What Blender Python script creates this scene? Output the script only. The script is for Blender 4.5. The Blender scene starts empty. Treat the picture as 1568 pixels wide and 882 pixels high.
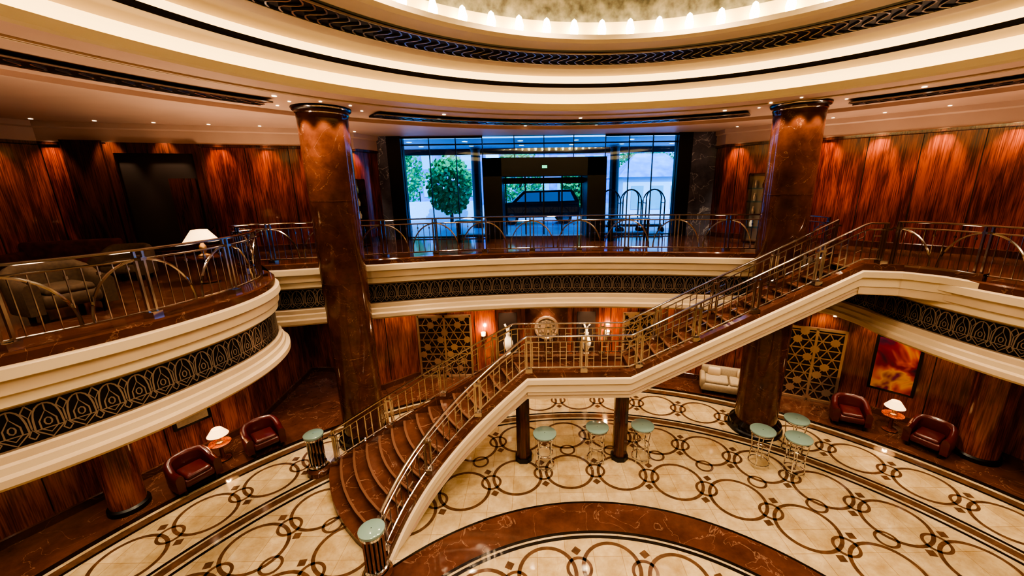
import bpy, math, random
from mathutils import Matrix, Vector
random.seed(4)
S=bpy.context.scene
try:
    S.view_settings.view_transform='AgX'; S.view_settings.look='AgX - High Contrast'; S.view_settings.exposure=.62
except Exception as e: print(e)
CX,CY=1.1,1.1      # gallery plan centre
FX,FY=1.2,1.9      # floor pattern centre
QX,QY=1.5,3.7      # ceiling rotunda centre
ZU=5.53; ZB=3.66; ZC=9.6; ZL=2.77
pi=math.pi; cos=math.cos; sin=math.sin

# ---------------------------------------------------------------- materials
def newmat(name):
    m=bpy.data.materials.new(name); m.use_nodes=True
    return m, m.node_tree, m.node_tree.nodes['Principled BSDF']
def mat(name,col,rough=.5,metal=0,em=None,es=0,coat=0,bump=0,bscale=30,trans=0,var=0.0):
    m,nt,b=newmat(name)
    b.inputs['Base Color'].default_value=(*col,1); b.inputs['Roughness'].default_value=rough
    b.inputs['Metallic'].default_value=metal; b.inputs['Coat Weight'].default_value=coat
    b.inputs['Transmission Weight'].default_value=trans
    if em: b.inputs['Emission Color'].default_value=(*em,1); b.inputs['Emission Strength'].default_value=es
    if var or bump:
        tc=nt.nodes.new('ShaderNodeTexCoord'); n=nt.nodes.new('ShaderNodeTexNoise'); n.inputs['Scale'].default_value=bscale; n.inputs['Detail'].default_value=4
        nt.links.new(tc.outputs['Object'],n.inputs['Vector'])
        if var:
            r=nt.nodes.new('ShaderNodeValToRGB'); r.color_ramp.elements[0].position=.3; r.color_ramp.elements[1].position=.7
            r.color_ramp.elements[0].color=(*[c*(1-var) for c in col],1); r.color_ramp.elements[1].color=(*[min(1,c*(1+var)) for c in col],1)
            nt.links.new(n.outputs['Fac'],r.inputs[0]); nt.links.new(r.outputs[0],b.inputs['Base Color'])
        if bump:
            bp=nt.nodes.new('ShaderNodeBump'); bp.inputs['Strength'].default_value=bump; bp.inputs['Distance'].default_value=.02
            nt.links.new(n.outputs['Fac'],bp.inputs['Height']); nt.links.new(bp.outputs[0],b.inputs['Normal'])
    return m
def ramp(nt,els):
    r=nt.nodes.new('ShaderNodeValToRGB'); cr=r.color_ramp
    while len(cr.elements)<len(els): cr.elements.new(.5)
    for e,(p,c) in zip(cr.elements,els): e.position=p; e.color=(*c,1)
    return r
def mixc(nt,f,a,b):
    m=nt.nodes.new('ShaderNodeMix'); m.data_type='RGBA'
    nt.links.new(f,m.inputs[0]); nt.links.new(a,m.inputs[6]); m.inputs[7].default_value=(*b,1)
    return m.outputs[2]
def marble(name,dark,light,vein,rough=.12,scale=.8,veinw=.012,vscale=1.1,vamt=1.0,tile=0):
    m,nt,b=newmat(name); tc=nt.nodes.new('ShaderNodeTexCoord')
    n=nt.nodes.new('ShaderNodeTexNoise'); n.inputs['Scale'].default_value=scale*2; n.inputs['Detail'].default_value=8; n.inputs['Roughness'].default_value=.65
    nt.links.new(tc.outputs['Object'],n.inputs['Vector'])
    r=ramp(nt,[(.3,dark),(.7,light)]); nt.links.new(n.outputs['Fac'],r.inputs[0])
    n2=nt.nodes.new('ShaderNodeTexNoise'); n2.inputs['Scale'].default_value=vscale; n2.inputs['Detail'].default_value=5; n2.inputs['Distortion'].default_value=1.2
    nt.links.new(tc.outputs['Object'],n2.inputs['Vector'])
    v=ramp(nt,[(.5-veinw,(0,0,0)),(.5,(vamt,)*3),(.5+veinw,(0,0,0))]); nt.links.new(n2.outputs['Fac'],v.inputs[0])
    out=mixc(nt,v.outputs[0],r.outputs[0],vein)
    if tile:
        bk=nt.nodes.new('ShaderNodeTexBrick'); bk.offset=0; bk.inputs['Scale'].default_value=1; bk.inputs['Brick Width'].default_value=tile; bk.inputs['Row Height'].default_value=tile; bk.inputs['Mortar Size'].default_value=.006
        bk.inputs['Color1'].default_value=(1,1,1,1); bk.inputs['Color2'].default_value=(.84,.82,.78,1); bk.inputs['Mortar'].default_value=(.6,.53,.45,1)
        nt.links.new(tc.outputs['Object'],bk.inputs['Vector'])
        x=nt.nodes.new('ShaderNodeMix'); x.data_type='RGBA'; x.blend_type='MULTIPLY'; x.inputs[0].default_value=1
        nt.links.new(out,x.inputs[6]); nt.links.new(bk.outputs['Color'],x.inputs[7]); out=x.outputs[2]
    nt.links.new(out,b.inputs['Base Color'])
    b.inputs['Roughness'].default_value=rough
    return m
def wood(name,dark,mid,light,rough=.18,sx=1.0,flame=1.0):
    m,nt,b=newmat(name); tc=nt.nodes.new('ShaderNodeTexCoord')
    mp=nt.nodes.new('ShaderNodeMapping'); mp.inputs['Scale'].default_value=(2.6*sx,2.6*sx,.5); nt.links.new(tc.outputs['Object'],mp.inputs[0])
    n=nt.nodes.new('ShaderNodeTexNoise'); n.inputs['Scale'].default_value=1.7; n.inputs['Detail'].default_value=5; n.inputs['Distortion'].default_value=.5*flame
    nt.links.new(mp.outputs[0],n.inputs['Vector'])
    w=nt.nodes.new('ShaderNodeTexNoise'); w.inputs['Scale'].default_value=22; w.inputs['Detail'].default_value=3
    mp2=nt.nodes.new('ShaderNodeMapping'); mp2.inputs['Scale'].default_value=(2,2,.07); nt.links.new(tc.outputs['Object'],mp2.inputs[0]); nt.links.new(mp2.outputs[0],w.inputs['Vector'])
    a=nt.nodes.new('ShaderNodeMath'); a.operation='MULTIPLY_ADD'; a.inputs[1].default_value=.5; nt.links.new(w.outputs['Fac'],a.inputs[0])
    s=nt.nodes.new('ShaderNodeMath'); s.operation='MULTIPLY'; s.inputs[1].default_value=.5; nt.links.new(n.outputs['Fac'],s.inputs[0]); nt.links.new(s.outputs[0],a.inputs[2])
    r=ramp(nt,[(.40,dark),(.5,mid),(.61,light)]); nt.links.new(a.outputs[0],r.inputs[0]); nt.links.new(r.outputs[0],b.inputs['Base Color'])
    b.inputs['Roughness'].default_value=rough; b.inputs['Coat Weight'].default_value=.35; b.inputs['Coat Roughness'].default_value=.06
    return m
WOOD=wood('red_veneer',(.055,.009,.005),(.15,.026,.012),(.28,.060,.026),.2)
WOODL=wood('orange_veneer',(.10,.022,.010),(.23,.056,.022),(.38,.115,.048),.2)
WOODD=wood('dark_veneer',(.028,.008,.004),(.065,.016,.008),(.10,.028,.014),.25)
MBR=marble('brown_marble',(.055,.020,.012),(.125,.048,.030),(.45,.28,.19),rough=.08,vamt=.35,veinw=.008)
MCOL=marble('column_marble',(.045,.015,.009),(.115,.040,.022),(.40,.25,.16),rough=.10,scale=1.2,veinw=.004,vscale=1.3,vamt=.30)
MCR=marble('cream_marble',(.36,.26,.145),(.58,.47,.31),(.38,.25,.12),rough=.07,scale=1.1,veinw=.01,vscale=1.4,vamt=.35,tile=.6)
MCR2=marble('cream_marble_disc',(.35,.24,.12),(.62,.50,.32),(.36,.23,.12),rough=.07,scale=.9,veinw=.01,vscale=1.2,vamt=.4,tile=.6)
MBK=mat('black_marble',(.012,.008,.006),.08)
INL=mat('inlay_brown_marble',(.10,.052,.030),.09,var=.3,bscale=6)
CREAM=mat('cream_plaster',(.58,.46,.32),.45,var=.05,bscale=2)
CREAMW=mat('cream_plaster_bright',(.66,.55,.39),.4)
SOFF=mat('soffit_plaster',(.56,.40,.31),.5,var=.06,bscale=1)
DARK=mat('dark_bronze',(.014,.010,.008),.35,.6)
FILI=mat('filigree_metal',(.30,.24,.19),.35,.6)
FILD=mat('filigree_ceiling',(.40,.37,.36),.2,.9)
METAL=mat('polished_nickel',(.60,.54,.49),.17,1)
CHROME=mat('chrome',(.75,.75,.76),.1,1)
COVE=mat('cove_light',(1,.8,.5),.5,em=(1,.66,.27),es=1.7)
BULB=mat('bulb_light',(1,.85,.6),.5,em=(1,.76,.38),es=20)
LED=mat('downlight_lens',(1,.9,.7),.5,em=(1,.85,.6),es=4)
DOME=mat('silver_leaf',(.17,.17,.15),.4,.4,var=.6,bscale=5,bump=.4)
TEAL=mat('teal_glass',(.19,.29,.27),.1,coat=.5)
LEA=mat('burgundy_leather',(.085,.012,.012),.28,bump=.15,bscale=40,coat=.3)
OLIVE=mat('brown_fabric',(.07,.04,.02),.8,var=.2,bscale=20)
BEIGE=mat('beige_fabric',(.36,.28,.19),.85,var=.1,bscale=20)
SHADE=mat('lamp_shade',(.9,.72,.5),.7,em=(1,.62,.28),es=1.1)
BLACK=mat('black_lacquer',(.005,.004,.004),.35)
RECDARK=mat('painted_recess_shade',(.02,.010,.007),.6)  # near-black flat panels, shade of doorway and niche recesses painted in
WHITE=mat('white_ceramic',(.85,.80,.70),.25)
BRASS=mat('bronze_lattice',(.55,.40,.29),.3,.75)
GOLD=mat('dark_backing',(.05,.020,.010),.4)
GREY=marble('blue_grey_marble',(.06,.06,.08),(.16,.16,.21),(.45,.45,.5),rough=.15)
GREEN=mat('exit_green',(.1,.8,.4),.5,em=(.1,1,.5),es=.8)
LEAF=mat('foliage',(.05,.34,.07),.6,var=.5,bscale=8)
WHT=mat('white_render',(.6,.78,.95),.6,var=.05)
BLUEB=mat('blue_building',(.05,.20,.60),.5,var=.35,bscale=1.5)
GLASSD=mat('car_glass',(.14,.5,.6),.08,coat=.5)
PAVE=mat('paving',(.15,.28,.42),.35,var=.15,bscale=3)
CAR=mat('car_paint',(.005,.006,.009),.35,coat=.2)
TYRE=mat('tyre',(.01,.01,.01),.7)
CARPET=mat('carpet',(.14,.035,.02),.9,var=.4,bscale=7)
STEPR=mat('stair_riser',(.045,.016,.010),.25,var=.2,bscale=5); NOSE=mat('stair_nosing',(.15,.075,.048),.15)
def glassmat():
    m=bpy.data.materials.new('clear_glass'); m.use_nodes=True; nt=m.node_tree; nt.nodes.clear()
    o=nt.nodes.new('ShaderNodeOutputMaterial'); t=nt.nodes.new('ShaderNodeBsdfTransparent'); t.inputs[0].default_value=(.64,.88,1,1)
    g=nt.nodes.new('ShaderNodeBsdfGlossy'); g.inputs['Roughness'].default_value=.02; x=nt.nodes.new('ShaderNodeMixShader'); x.inputs[0].default_value=.05
    nt.links.new(t.outputs[0],x.inputs[1]); nt.links.new(g.outputs[0],x.inputs[2]); nt.links.new(x.outputs[0],o.inputs[0]); return m
GLASS=glassmat()
def artmat():
    m,nt,b=newmat('abstract_painting'); tc=nt.nodes.new('ShaderNodeTexCoord')
    n=nt.nodes.new('ShaderNodeTexNoise'); n.inputs['Scale'].default_value=.8; n.inputs['Detail'].default_value=3; n.inputs['Distortion'].default_value=1.0
    nt.links.new(tc.outputs['Object'],n.inputs['Vector'])
    r=ramp(nt,[(.36,(.04,.01,.05)),(.46,(.30,.02,.06)),(.52,(.75,.12,.04)),(.57,(.95,.5,.12)),(.66,(.22,.02,.12))])
    nt.links.new(n.outputs['Fac'],r.inputs[0]); nt.links.new(r.outputs[0],b.inputs['Base Color']); b.inputs['Roughness'].default_value=.4
    return m
ART=artmat()

# ---------------------------------------------------------------- mesh builder
class M:
    def __init__(s): s.v=[];s.f=[];s.mi=[];s.mats=[]
    def k(s,m):
        if m not in s.mats: s.mats.append(m)
        return s.mats.index(m)
    def add(s,vs,fs,m):
        b=len(s.v); s.v+= [tuple(p) for p in vs]
        i=s.k(m)
        for f in fs: s.f.append(tuple(b+j for j in f)); s.mi.append(i)
    def box(s,c,d,m,rz=0,taper=1):
        x,y,z=c; a,b,h=d[0]/2,d[1]/2,d[2]/2; vs=[]
        for sz,t in((-1,1),(1,taper)):
            for sx,sy in((-1,-1),(1,-1),(1,1),(-1,1)):
                px,py=sx*a*t,sy*b*t
                vs.append((x+px*cos(rz)-py*sin(rz),y+px*sin(rz)+py*cos(rz),z+sz*h))
        s.add(vs,[(3,2,1,0),(4,5,6,7),(0,1,5,4),(1,2,6,5),(2,3,7,6),(3,0,4,7)],m)
    def tube(s,pts,r,m,n=6,closed=False,sy=1.0):
        P=[Vector(p) for p in pts]; N=len(P); vs=[]; up=Vector((0,0,1))
        for i,p in enumerate(P):
            if closed: d=P[(i+1)%N]-P[i-1]
            else: d=P[min(i+1,N-1)]-P[max(i-1,0)]
            if d.length<1e-9: d=Vector((0,0,1))
            d.normalize(); q=up if abs(d.z)<.95 else Vector((1,0,0))
            a=d.cross(q).normalized(); b=a.cross(d)
            for j in range(n):
                t=2*pi*j/n+pi/n; vs.append(p+a*(r*cos(t))+b*(r*sy*sin(t)))
        fs=[]
        for i in range(N if closed else N-1):
            i2=(i+1)%N
            for j in range(n):
                j2=(j+1)%n; fs.append((i*n+j,i*n+j2,i2*n+j2,i2*n+j))
        if not closed: fs.append(tuple(range(n-1,-1,-1))); fs.append(tuple((N-1)*n+j for j in range(n)))
        s.add(vs,fs,m)
    def lathe(s,c,prof,m,n=32):
        K=n
        for i in range(len(prof)-1):
            mm=m[i] if isinstance(m,list) else m
            vs=[]
            for (r,z) in (prof[i],prof[i+1]):
                for j in range(K):
                    t=2*pi*j/n; vs.append((c[0]+r*cos(t),c[1]+r*sin(t),c[2]+z))
            s.add(vs,[(j,(j+1)%K,K+(j+1)%K,K+j) for j in range(n)],mm)
    def disc(s,c,r,m,n=32,r0=0):
        if r0<=0: s.add([(c[0]+r*cos(2*pi*j/n),c[1]+r*sin(2*pi*j/n),c[2]) for j in range(n)],[tuple(range(n))],m)
        else:
            vs=[(c[0]+q*cos(2*pi*j/n),c[1]+q*sin(2*pi*j/n),c[2]) for q in(r0,r) for j in range(n)]
            s.add(vs,[(j,n+j,n+(j+1)%n,(j+1)%n) for j in range(n)],m)
    def prism(s,poly,z0,z1,m,mt=None,mb=None):
        n=len(poly); a=[(p[0],p[1],z0) for p in poly]; b=[(p[0],p[1],z1) for p in poly]
        s.add(a+b,[(j,(j+1)%n,n+(j+1)%n,n+j) for j in range(n)],m)
        s.add(b,[tuple(range(n))],mt or m); s.add(a,[tuple(range(n-1,-1,-1))],mb or m)
    def sweep(s,path,prof,mats,closed=False,zmin=None):
        P=path; N=len(P); nrm=[]
        for i in range(N):
            if closed: a=P[i-1]; b=P[(i+1)%N]; c=P[i]
            else: a=P[max(i-1,0)]; b=P[min(i+1,N-1)]; c=P[i]
            def u(p,q):
                dx,dy=q[0]-p[0],q[1]-p[1]; l=math.hypot(dx,dy); return (dx/l,dy/l) if l>1e-9 else None
            d1=u(a,c) or u(c,b); d2=u(c,b) or d1
            n1=(d1[1],-d1[0]); n2=(d2[1],-d2[0]); nx,ny=n1[0]+n2[0],n1[1]+n2[1]; l=math.hypot(nx,ny) or 1
            nx/=l;ny/=l; k=1/max(.5,nx*n1[0]+ny*n1[1]); nrm.append((nx*k,ny*k))
        def pt(i,q):
            z=P[i][2]+q[1]
            if zmin is not None: z=max(z,zmin)
            return (P[i][0]+nrm[i][0]*q[0],P[i][1]+nrm[i][1]*q[0],z)
        for j in range(len(prof)-1):
            mm=mats[j] if isinstance(mats,list) else mats
            vs=[pt(i,prof[j]) for i in range(N)]+[pt(i,prof[j+1]) for i in range(N)]
            s.add(vs,[(i,N+i,N+(i+1)%N,(i+1)%N) for i in range(N if closed else N-1)],mm)
    def build(s,name,smooth=35,loc=None,rz=0):
        me=bpy.data.meshes.new(name); me.from_pydata(s.v,[],s.f)
        for m in s.mats: me.materials.append(m)
        me.polygons.foreach_set('material_index',s.mi)
        if smooth:
            me.polygons.foreach_set('use_smooth',[True]*len(me.polygons))
            import bmesh
            bm=bmesh.new(); bm.from_mesh(me); bmesh.ops.remove_doubles(bm,verts=bm.verts,dist=1e-5); bm.to_mesh(me); bm.free()
            me.set_sharp_from_angle(angle=math.radians(smooth))
        me.update()
        o=bpy.data.objects.new(name,me); S.collection.objects.link(o)
        if loc: o.location=loc
        o.rotation_euler[2]=rz
        return o
def catmull(P,n=6,closed=False):
    out=[]; N=len(P); D=len(P[0])
    for i in range(N if closed else N-1):
        if closed: p=[P[i-1],P[i],P[(i+1)%N],P[(i+2)%N]]
        else: p=[P[max(i-1,0)],P[i],P[i+1],P[min(i+2,N-1)]]
        for j in range(n):
            t=j/n; out.append(tuple(.5*(2*p[1][k]+(p[2][k]-p[0][k])*t+(2*p[0][k]-5*p[1][k]+4*p[2][k]-p[3][k])*t*t+(3*p[1][k]-p[0][k]-3*p[2][k]+p[3][k])*t**3) for k in range(D)))
    if not closed: out.append(tuple(P[-1]))
    return out
class Path:
    def __init__(s,pts):
        s.p=pts; s.L=[0]
        for a,b in zip(pts,pts[1:]): s.L.append(s.L[-1]+math.hypot(b[0]-a[0],b[1]-a[1]))
        s.len=s.L[-1]
    def at(s,d,off=0):
        d=max(0,min(s.len-1e-6,d)); lo,hi=0,len(s.L)-1
        while hi-lo>1:
            m=(lo+hi)//2
            if s.L[m]<=d: lo=m
            else: hi=m
        a,b=s.p[lo],s.p[lo+1]; l=s.L[lo+1]-s.L[lo] or 1; t=(d-s.L[lo])/l
        dx,dy=(b[0]-a[0])/l,(b[1]-a[1])/l
        z=(a[2]+(b[2]-a[2])*t) if len(a)>2 else 0
        return Vector((a[0]+(b[0]-a[0])*t+dy*off,a[1]+(b[1]-a[1])*t-dx*off,z))
def offset(pts,d):
    N=len(pts); out=[]
    for i in range(N):
        a=pts[max(i-1,0)]; b=pts[min(i+1,N-1)]; dx,dy=b[0]-a[0],b[1]-a[1]; l=math.hypot(dx,dy) or 1
        out.append((pts[i][0]+dy/l*d,pts[i][1]-dx/l*d)+tuple(pts[i][2:]))
    return out

# ---------------------------------------------------------------- plan outlines
EDGE_L=[(-9,2.6),(-7.9,3.9),(-7.05,4.9),(-6.45,5.9),(-6.1,7.0),(-6.0,8.0),(-6.2,9.0),(-6.7,9.85),(-7.3,10.35),(-7.9,10.7)]
EDGE_F=[(-7.9,10.95),(-7.2,11.1),(-6.1,11.4),(-4.9,11.7),(-2.4,12.3),(.7,12.6),(3.8,12.4),(6.6,11.95),(7.8,11.8),(8.7,11.8)]
EDGE_R=[(9.15,11.5),(9.3,10.6),(9.25,9.8),(9.3,8.8),(9.5,7.6),(9.9,6.4),(10.6,4.8),(11.5,2.5)]
EDGE_B=[(12,-1),(10.5,-5),(6,-8.5),(1,-9.5),(-5,-8.5),(-9,-5.5),(-10.2,-1)]
EDGE=catmull(EDGE_L+EDGE_F+EDGE_R+EDGE_B,6,True)
WALLU=[(-6.05,16.7),(-6.6,15.4),(-8.0,14.2),(-10.5,13.3),(-14.2,12.0),(-16,8),(-17,2),(-15,-6),(-8,-12),(1,-14),(10,-12),(16,-6),(16.5,1),(15,7),(12.9,10.8),(10.2,13.6),(8.4,14.8),(7.4,15.8),(7.35,16.7)]
def raypoly(ang,poly,ox=CX,oy=CY):
    dx,dy=cos(ang),sin(ang); best=None; N=len(poly)
    for i in range(N):
        x1,y1=poly[i]; x2,y2=poly[(i+1)%N]; ex,ey=x2-x1,y2-y1
        den=dx*ey-dy*ex
        if abs(den)<1e-9: continue
        t=((x1-ox)*ey-(y1-oy)*ex)/den; u=((x1-ox)*dy-(y1-oy)*dx)/den
        if t>0 and -1e-6<=u<=1+1e-6 and (best is None or t>best): best=t
    return best
# ---------------------------------------------------------------- ground floor
g=M()
g.box((0,1,-.1),(44,40,.2),MBR)
g.build('floor',0)
p=M()
p.disc((FX,FY,.003),12.1,MCR,128)
def ann(r0,r1,m,z=.006): p.disc((FX,FY,z),r1,m,160,r0)
ann(12.1,12.2,MCR,.003); ann(12.2,12.36,MBK); ann(11.80,11.88,MBK); ann(11.88,12.1,INL)
ann(9.72,9.80,MBK); ann(9.88,10.08,INL); ann(10.13,10.21,MBK)
ann(5.35,6.15,MBR,.008); ann(6.15,6.21,MBK); ann(5.15,5.23,MBK); ann(5.28,5.35,MBK)
def ring(x,y,r,w,m=INL,n=36,z=.0065): p.disc((x,y,z),r+w/2,m,n,r-w/2)
def row(R,rb,ph=0,sm=.24,inner=True,n=None):
    n=n or max(1,int(round(2*pi*R/(2*rb+.16))))
    for i in range(n):
        a=2*pi*(i+ph)/n; x,y=FX+R*cos(a),FY+R*sin(a)
        ring(x,y,rb,.08); p.disc((x,y,.0045),rb-.02,MCR2,36)
        a2=2*pi*(i+ph+.5)/n; x2,y2=FX+R*cos(a2),FY+R*sin(a2)
        ring(x2,y2,sm,.065)
        for sg in(-1,1):
            R3=R+sg*(sm+.17); x3,y3=FX+R3*cos(a2),FY+R3*sin(a2); d=.085
            p.add([(x3+d*1.3*cos(a2+q*pi/2),y3+d*1.3*sin(a2+q*pi/2),.0066) for q in range(4)],[(0,1,2,3)],INL)
        if inner:
            R4=R-rb-.09; ring(FX+R4*cos(a),FY+R4*sin(a),sm*.85,.06)
    return n
row(11.0,.62,0,.24,False); row(8.92,.64,.2,n=40); row(7.30,.64,.2,.24,False,n=32)
row(4.45,.58,0); row(3.05,.56,.3); row(1.7,.5,.1,inner=False); ring(FX,FY,.8,.08)
for a,b in(((-17,6.1),(-11.7,7.9)),((-11.7,7.9),(-12.6,6.3))):
    p.sweep([(a[0],a[1],.004),(b[0],b[1],.004)],[(-.07,0),(-.03,0),(.03,0),(.07,0)],[MBK,MCR,MBK])
p.build('floor_marble_inlay',0)

# ---------------------------------------------------------------- upper floor slab and lower ceiling
f=M(); OUT=[]
N=len(EDGE)
for (x,y) in EDGE:
    a=math.atan2(y-CY,x-CX); t=raypoly(a,WALLU)+.3; OUT.append((CX+t*cos(a),CY+t*sin(a)))
vs=[(x,y,ZU) for x,y in EDGE]+[(x,y,ZU) for x,y in OUT]
f.add(vs,[(i,(i+1)%N,N+(i+1)%N,N+i) for i in range(N)],MBR)
vs=[(x,y,ZB) for x,y in EDGE]+[(x,y,ZB) for x,y in OUT]
f.add(vs,[(N+i,N+(i+1)%N,(i+1)%N,i) for i in range(N)],SOFF)
f.build('floor_upper_gallery',0)
E3=[(x,y,0) for x,y in EDGE]
prof=[(-.35,5.53),(0,5.54),(.03,5.51),(.03,5.38),(.10,5.35),(.11,5.20),(.05,5.17),(.05,4.98),(0,4.95),(0,4.80),(-.03,4.77),(-.10,4.75),(-.10,4.13),(-.02,4.11),(-.02,4.00),(.03,3.97),(.03,3.86),(.12,3.83),(.12,3.72),(.06,3.66),(-.2,3.66)]
ms=[MBR]*3+[CREAM,CREAMW,CREAM,CREAM,CREAM,CREAMW,CREAM,CREAM,DARK]+[CREAM]*3+[CREAMW]+[CREAM]*5
f=M(); f.sweep(E3,prof,ms,True); f.build('trim_gallery_fascia',30)
def stroke(m,path,s0,w,z0,h,pts,th,off,mt):
    q=[]
    for i,(a,b) in enumerate(pts):
        p0=pts[max(i-1,0)]; p1=pts[min(i+1,len(pts)-1)]
        dx,dy=(p1[0]-p0[0])*w,(p1[1]-p0[1])*h; l=math.hypot(dx,dy) or 1
        nx,ny=-dy/l*th/2,dx/l*th/2
        for sg in(1,-1):
            v=path.at(s0+a*w+sg*nx,off); q.append((v.x,v.y,z0+b*h+sg*ny))
    m.add(q,[(2*i,2*i+1,2*i+3,2*i+2) for i in range(len(pts)-1)],mt)
def arc(cx,cy,rx,ry,a0,a1,n=8): return [(cx+rx*cos(math.radians(a0+(a1-a0)*i/n)),cy+ry*sin(math.radians(a0+(a1-a0)*i/n))) for i in range(n+1)]
MOT=[([(.08,.30),(.10,.55)]+arc(.5,.58,.38,.34,170,10,8)+[(.90,.55),(.92,.30)],.022),
     ([(.26,.30),(.26,.5),(.5,.74),(.74,.5),(.74,.30)],.018),
     (arc(.5,.46,.11,.09,0,360,8),.018),([(.5,.74),(.5,.92)],.016),
     ([(.08,.30),(.5,.06),(.92,.30)],.02),([(.28,.30),(.5,.18),(.72,.30)],.016),
     ([(0,.95),(-.16,.80),(0,.64),(.16,.80),(0,.95)],.018),([(0,.64),(0,.36)],.018),
     ([(0,.10),(-.14,.2),(0,.34),(.14,.2),(0,.10)],.018),
     ([(0,.02),(1,.02)],.03),([(0,.99),(1,.99)],.03),([(.08,.30),(.92,.30)],.016)]
PL=Path([(x,y,0) for x,y in EDGE]+[(EDGE[0][0],EDGE[0][1],0)])
m=M(); nu=int(PL.len/.33); w=PL.len/nu
for i in range(nu):
    c=PL.at((i+.5)*w)
    if c.y<1.5: continue
    for pts,th in MOT: stroke(m,PL,i*w,w,4.13,.62,pts,th,-.085,FILI)
m.build('trim_filigree_band',0)

# ---------------------------------------------------------------- ceiling
c=M()
seg=[((7.95,9.60),CREAMW),((7.88,9.58),CREAMW),((7.85,9.62),CREAMW),((7.85,9.76),CREAMW),((7.92,9.77),CREAM),((8.16,9.77),COVE),((8.16,10.06),CREAM),((7.38,10.06),DARK),((7.30,10.03),DARK),((7.26,10.06),DARK),((7.26,10.12),DARK),((7.32,10.13),CREAM),((7.57,10.13),COVE),((7.57,10.36),CREAM),((6.85,10.36),CREAM),((6.8,10.33),CREAM),((6.45,10.34),CREAM),((6.38,10.36),DARK),((5.75,10.42),CREAM),((5.68,10.40),CREAM),((5.3,10.42),CREAMW),((5.2,10.38),CREAMW),((5.1,10.42),CREAMW),((5.08,10.50),CREAM),((5.15,10.52),CREAM),((5.65,10.52),CREAM),((5.72,10.58),CREAMW),((5.75,10.95),DOME),((5.65,11.3),DOME),((5.3,11.75),DOME),((4.5,12.25),DOME),((3.2,12.65),DOME),((1.6,12.9),DOME),((.01,13.0),DOME)]
c.lathe((QX,QY,0),[s_[0] for s_ in seg],[s_[1] for s_ in seg],144)
n=144; inn=[(QX+7.95*cos(2*pi*i/n),QY+7.95*sin(2*pi*i/n)) for i in range(n)]
ou=[]
for i in range(n):
    a=2*pi*i/n; t=raypoly(a,WALLU,QX,QY)+.35; ou.append((QX+t*cos(a),QY+t*sin(a)))
c.add([(x,y,ZC) for x,y in inn]+[(x,y,ZC) for x,y in ou],[(n+i,n+(i+1)%n,(i+1)%n,i) for i in range(n)],SOFF)
c.add([(x,y,ZC+.5) for x,y in ou]+[(x,y,13.3) for x,y in inn],[(i,(i+1)%n,n+(i+1)%n,n+i) for i in range(n)],BLACK)
c.build('ceiling',30)
c=M()
for r in(8.55,8.63): c.lathe((QX,QY,0),[(r,9.6),(r,9.57),(r+.05,9.57),(r+.05,9.6)],CREAM,144)
c.lathe((QX,QY,0),[(10.8,9.6),(10.8,9.5),(10.88,9.5),(10.88,9.6)],SOFF,144)
c.build('trim_soffit_rings',30)
gr=M()
def grille(R0,R1,z0,z1,a0,a1,step=.2):
    da=step/R0; n=max(1,int((a1-a0)/da))
    def P(rr,a,dz=0):
        R=R0+(R1-R0)*rr; z=z0+(z1-z0)*rr+dz; return (QX+R*cos(a),QY+R*sin(a),z)
    vs=[]
    for i in range(n+1):
        a=a0+(a1-a0)*i/n; vs+=[P(-.12,a,-.012),P(1.12,a,-.012)]
    gr.add(vs,[(2*i,2*i+1,2*i+3,2*i+2) for i in range(n)],DARK)
    for e in(-.05,1.05): gr.tube([P(e,a0+(a1-a0)*i/n,-.03) for i in range(n+1)],.022,FILD,4)
    for i in range(n):
        b=a0+(a1-a0)*i/n; w=(a1-a0)/n
        pts=[]
        for k in range(9):
            t=k/8; pts.append(P(t,b+w*(.5+.55*sin(2*pi*t)),-.03))
        gr.tube(pts,.02,FILD,4)
rad=math.radians
for a0,a1 in((60.5,126.5),(141,205),(-25,47)): grille(9.45,10.15,9.55,9.59,rad(a0),rad(a1),.26)
grille(6.32,5.80,10.34,10.39,0,2*pi-.001)
gr.build('ceiling_scroll_grille',0)
b=M()
for i in range(60):
    a=2*pi*i/60; b.lathe((QX+5.55*cos(a),QY+5.55*sin(a),0),[(.02,10.55),(.07,10.60),(.09,10.75),(.05,10.9),(0.001,10.94)],BULB,8)
b.build('dome_cove_lamps',40)

# ---------------------------------------------------------------- upper walls
def wallrun(name,pts,mats_prof):
    m=M()
    for prof,mm in mats_prof: m.sweep([(x,y,0) for x,y in pts],prof,mm)
    return m.build(name,25)
def uwall(name,pts):
    wallrun(name,pts,[([(0,5.53),(.06,5.53),(.06,5.72),(0,5.74)],[BLACK,WOODD,WOODD]),([(0,5.7),(0,8.95)],WOOD),([(0,8.95),(.06,8.97),(.06,9.05),(.03,9.07),(.03,9.42),(.10,9.46),(.10,9.6)],[WOODD,WOODD,SOFF,SOFF,SOFF,SOFF])])
WU=WALLU
uwall('wall_upper_left',WU[0:7][::-1]); uwall('wall_upper_back',WU[6:14][::-1]); uwall('wall_upper_right',WU[13:][::-1])
def along(pts,step,fn,start=.5):
    P=Path([(x,y,0) for x,y in pts]); s=start
    while s<P.len:
        a=P.at(s,.005); b=P.at(s+.05,.005); fn(a,math.atan2(b.y-a.y,b.x-a.x)); s+=step
pj=M()
for sg in(WU[1:7][::-1],WU[12:18][::-1]): along(sg,1.25,lambda a,r:pj.box((a.x,a.y,7.3),(.018,.02,3.3),BLACK,r))
def onwall(m,pts,s,w,z0,z1,th,mt):
    P=Path([(x,y,0) for x,y in pts]); a=P.at(s); b=P.at(s+.02); r=math.atan2(b.y-a.y,b.x-a.x)
    m.box((a.x,a.y,(z0+z1)/2),(w,th,z1-z0),mt,r); return r
pj.build('trim_panel_joints',0)
pil=M()
sgm=[WU[4],WU[3]]
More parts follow.
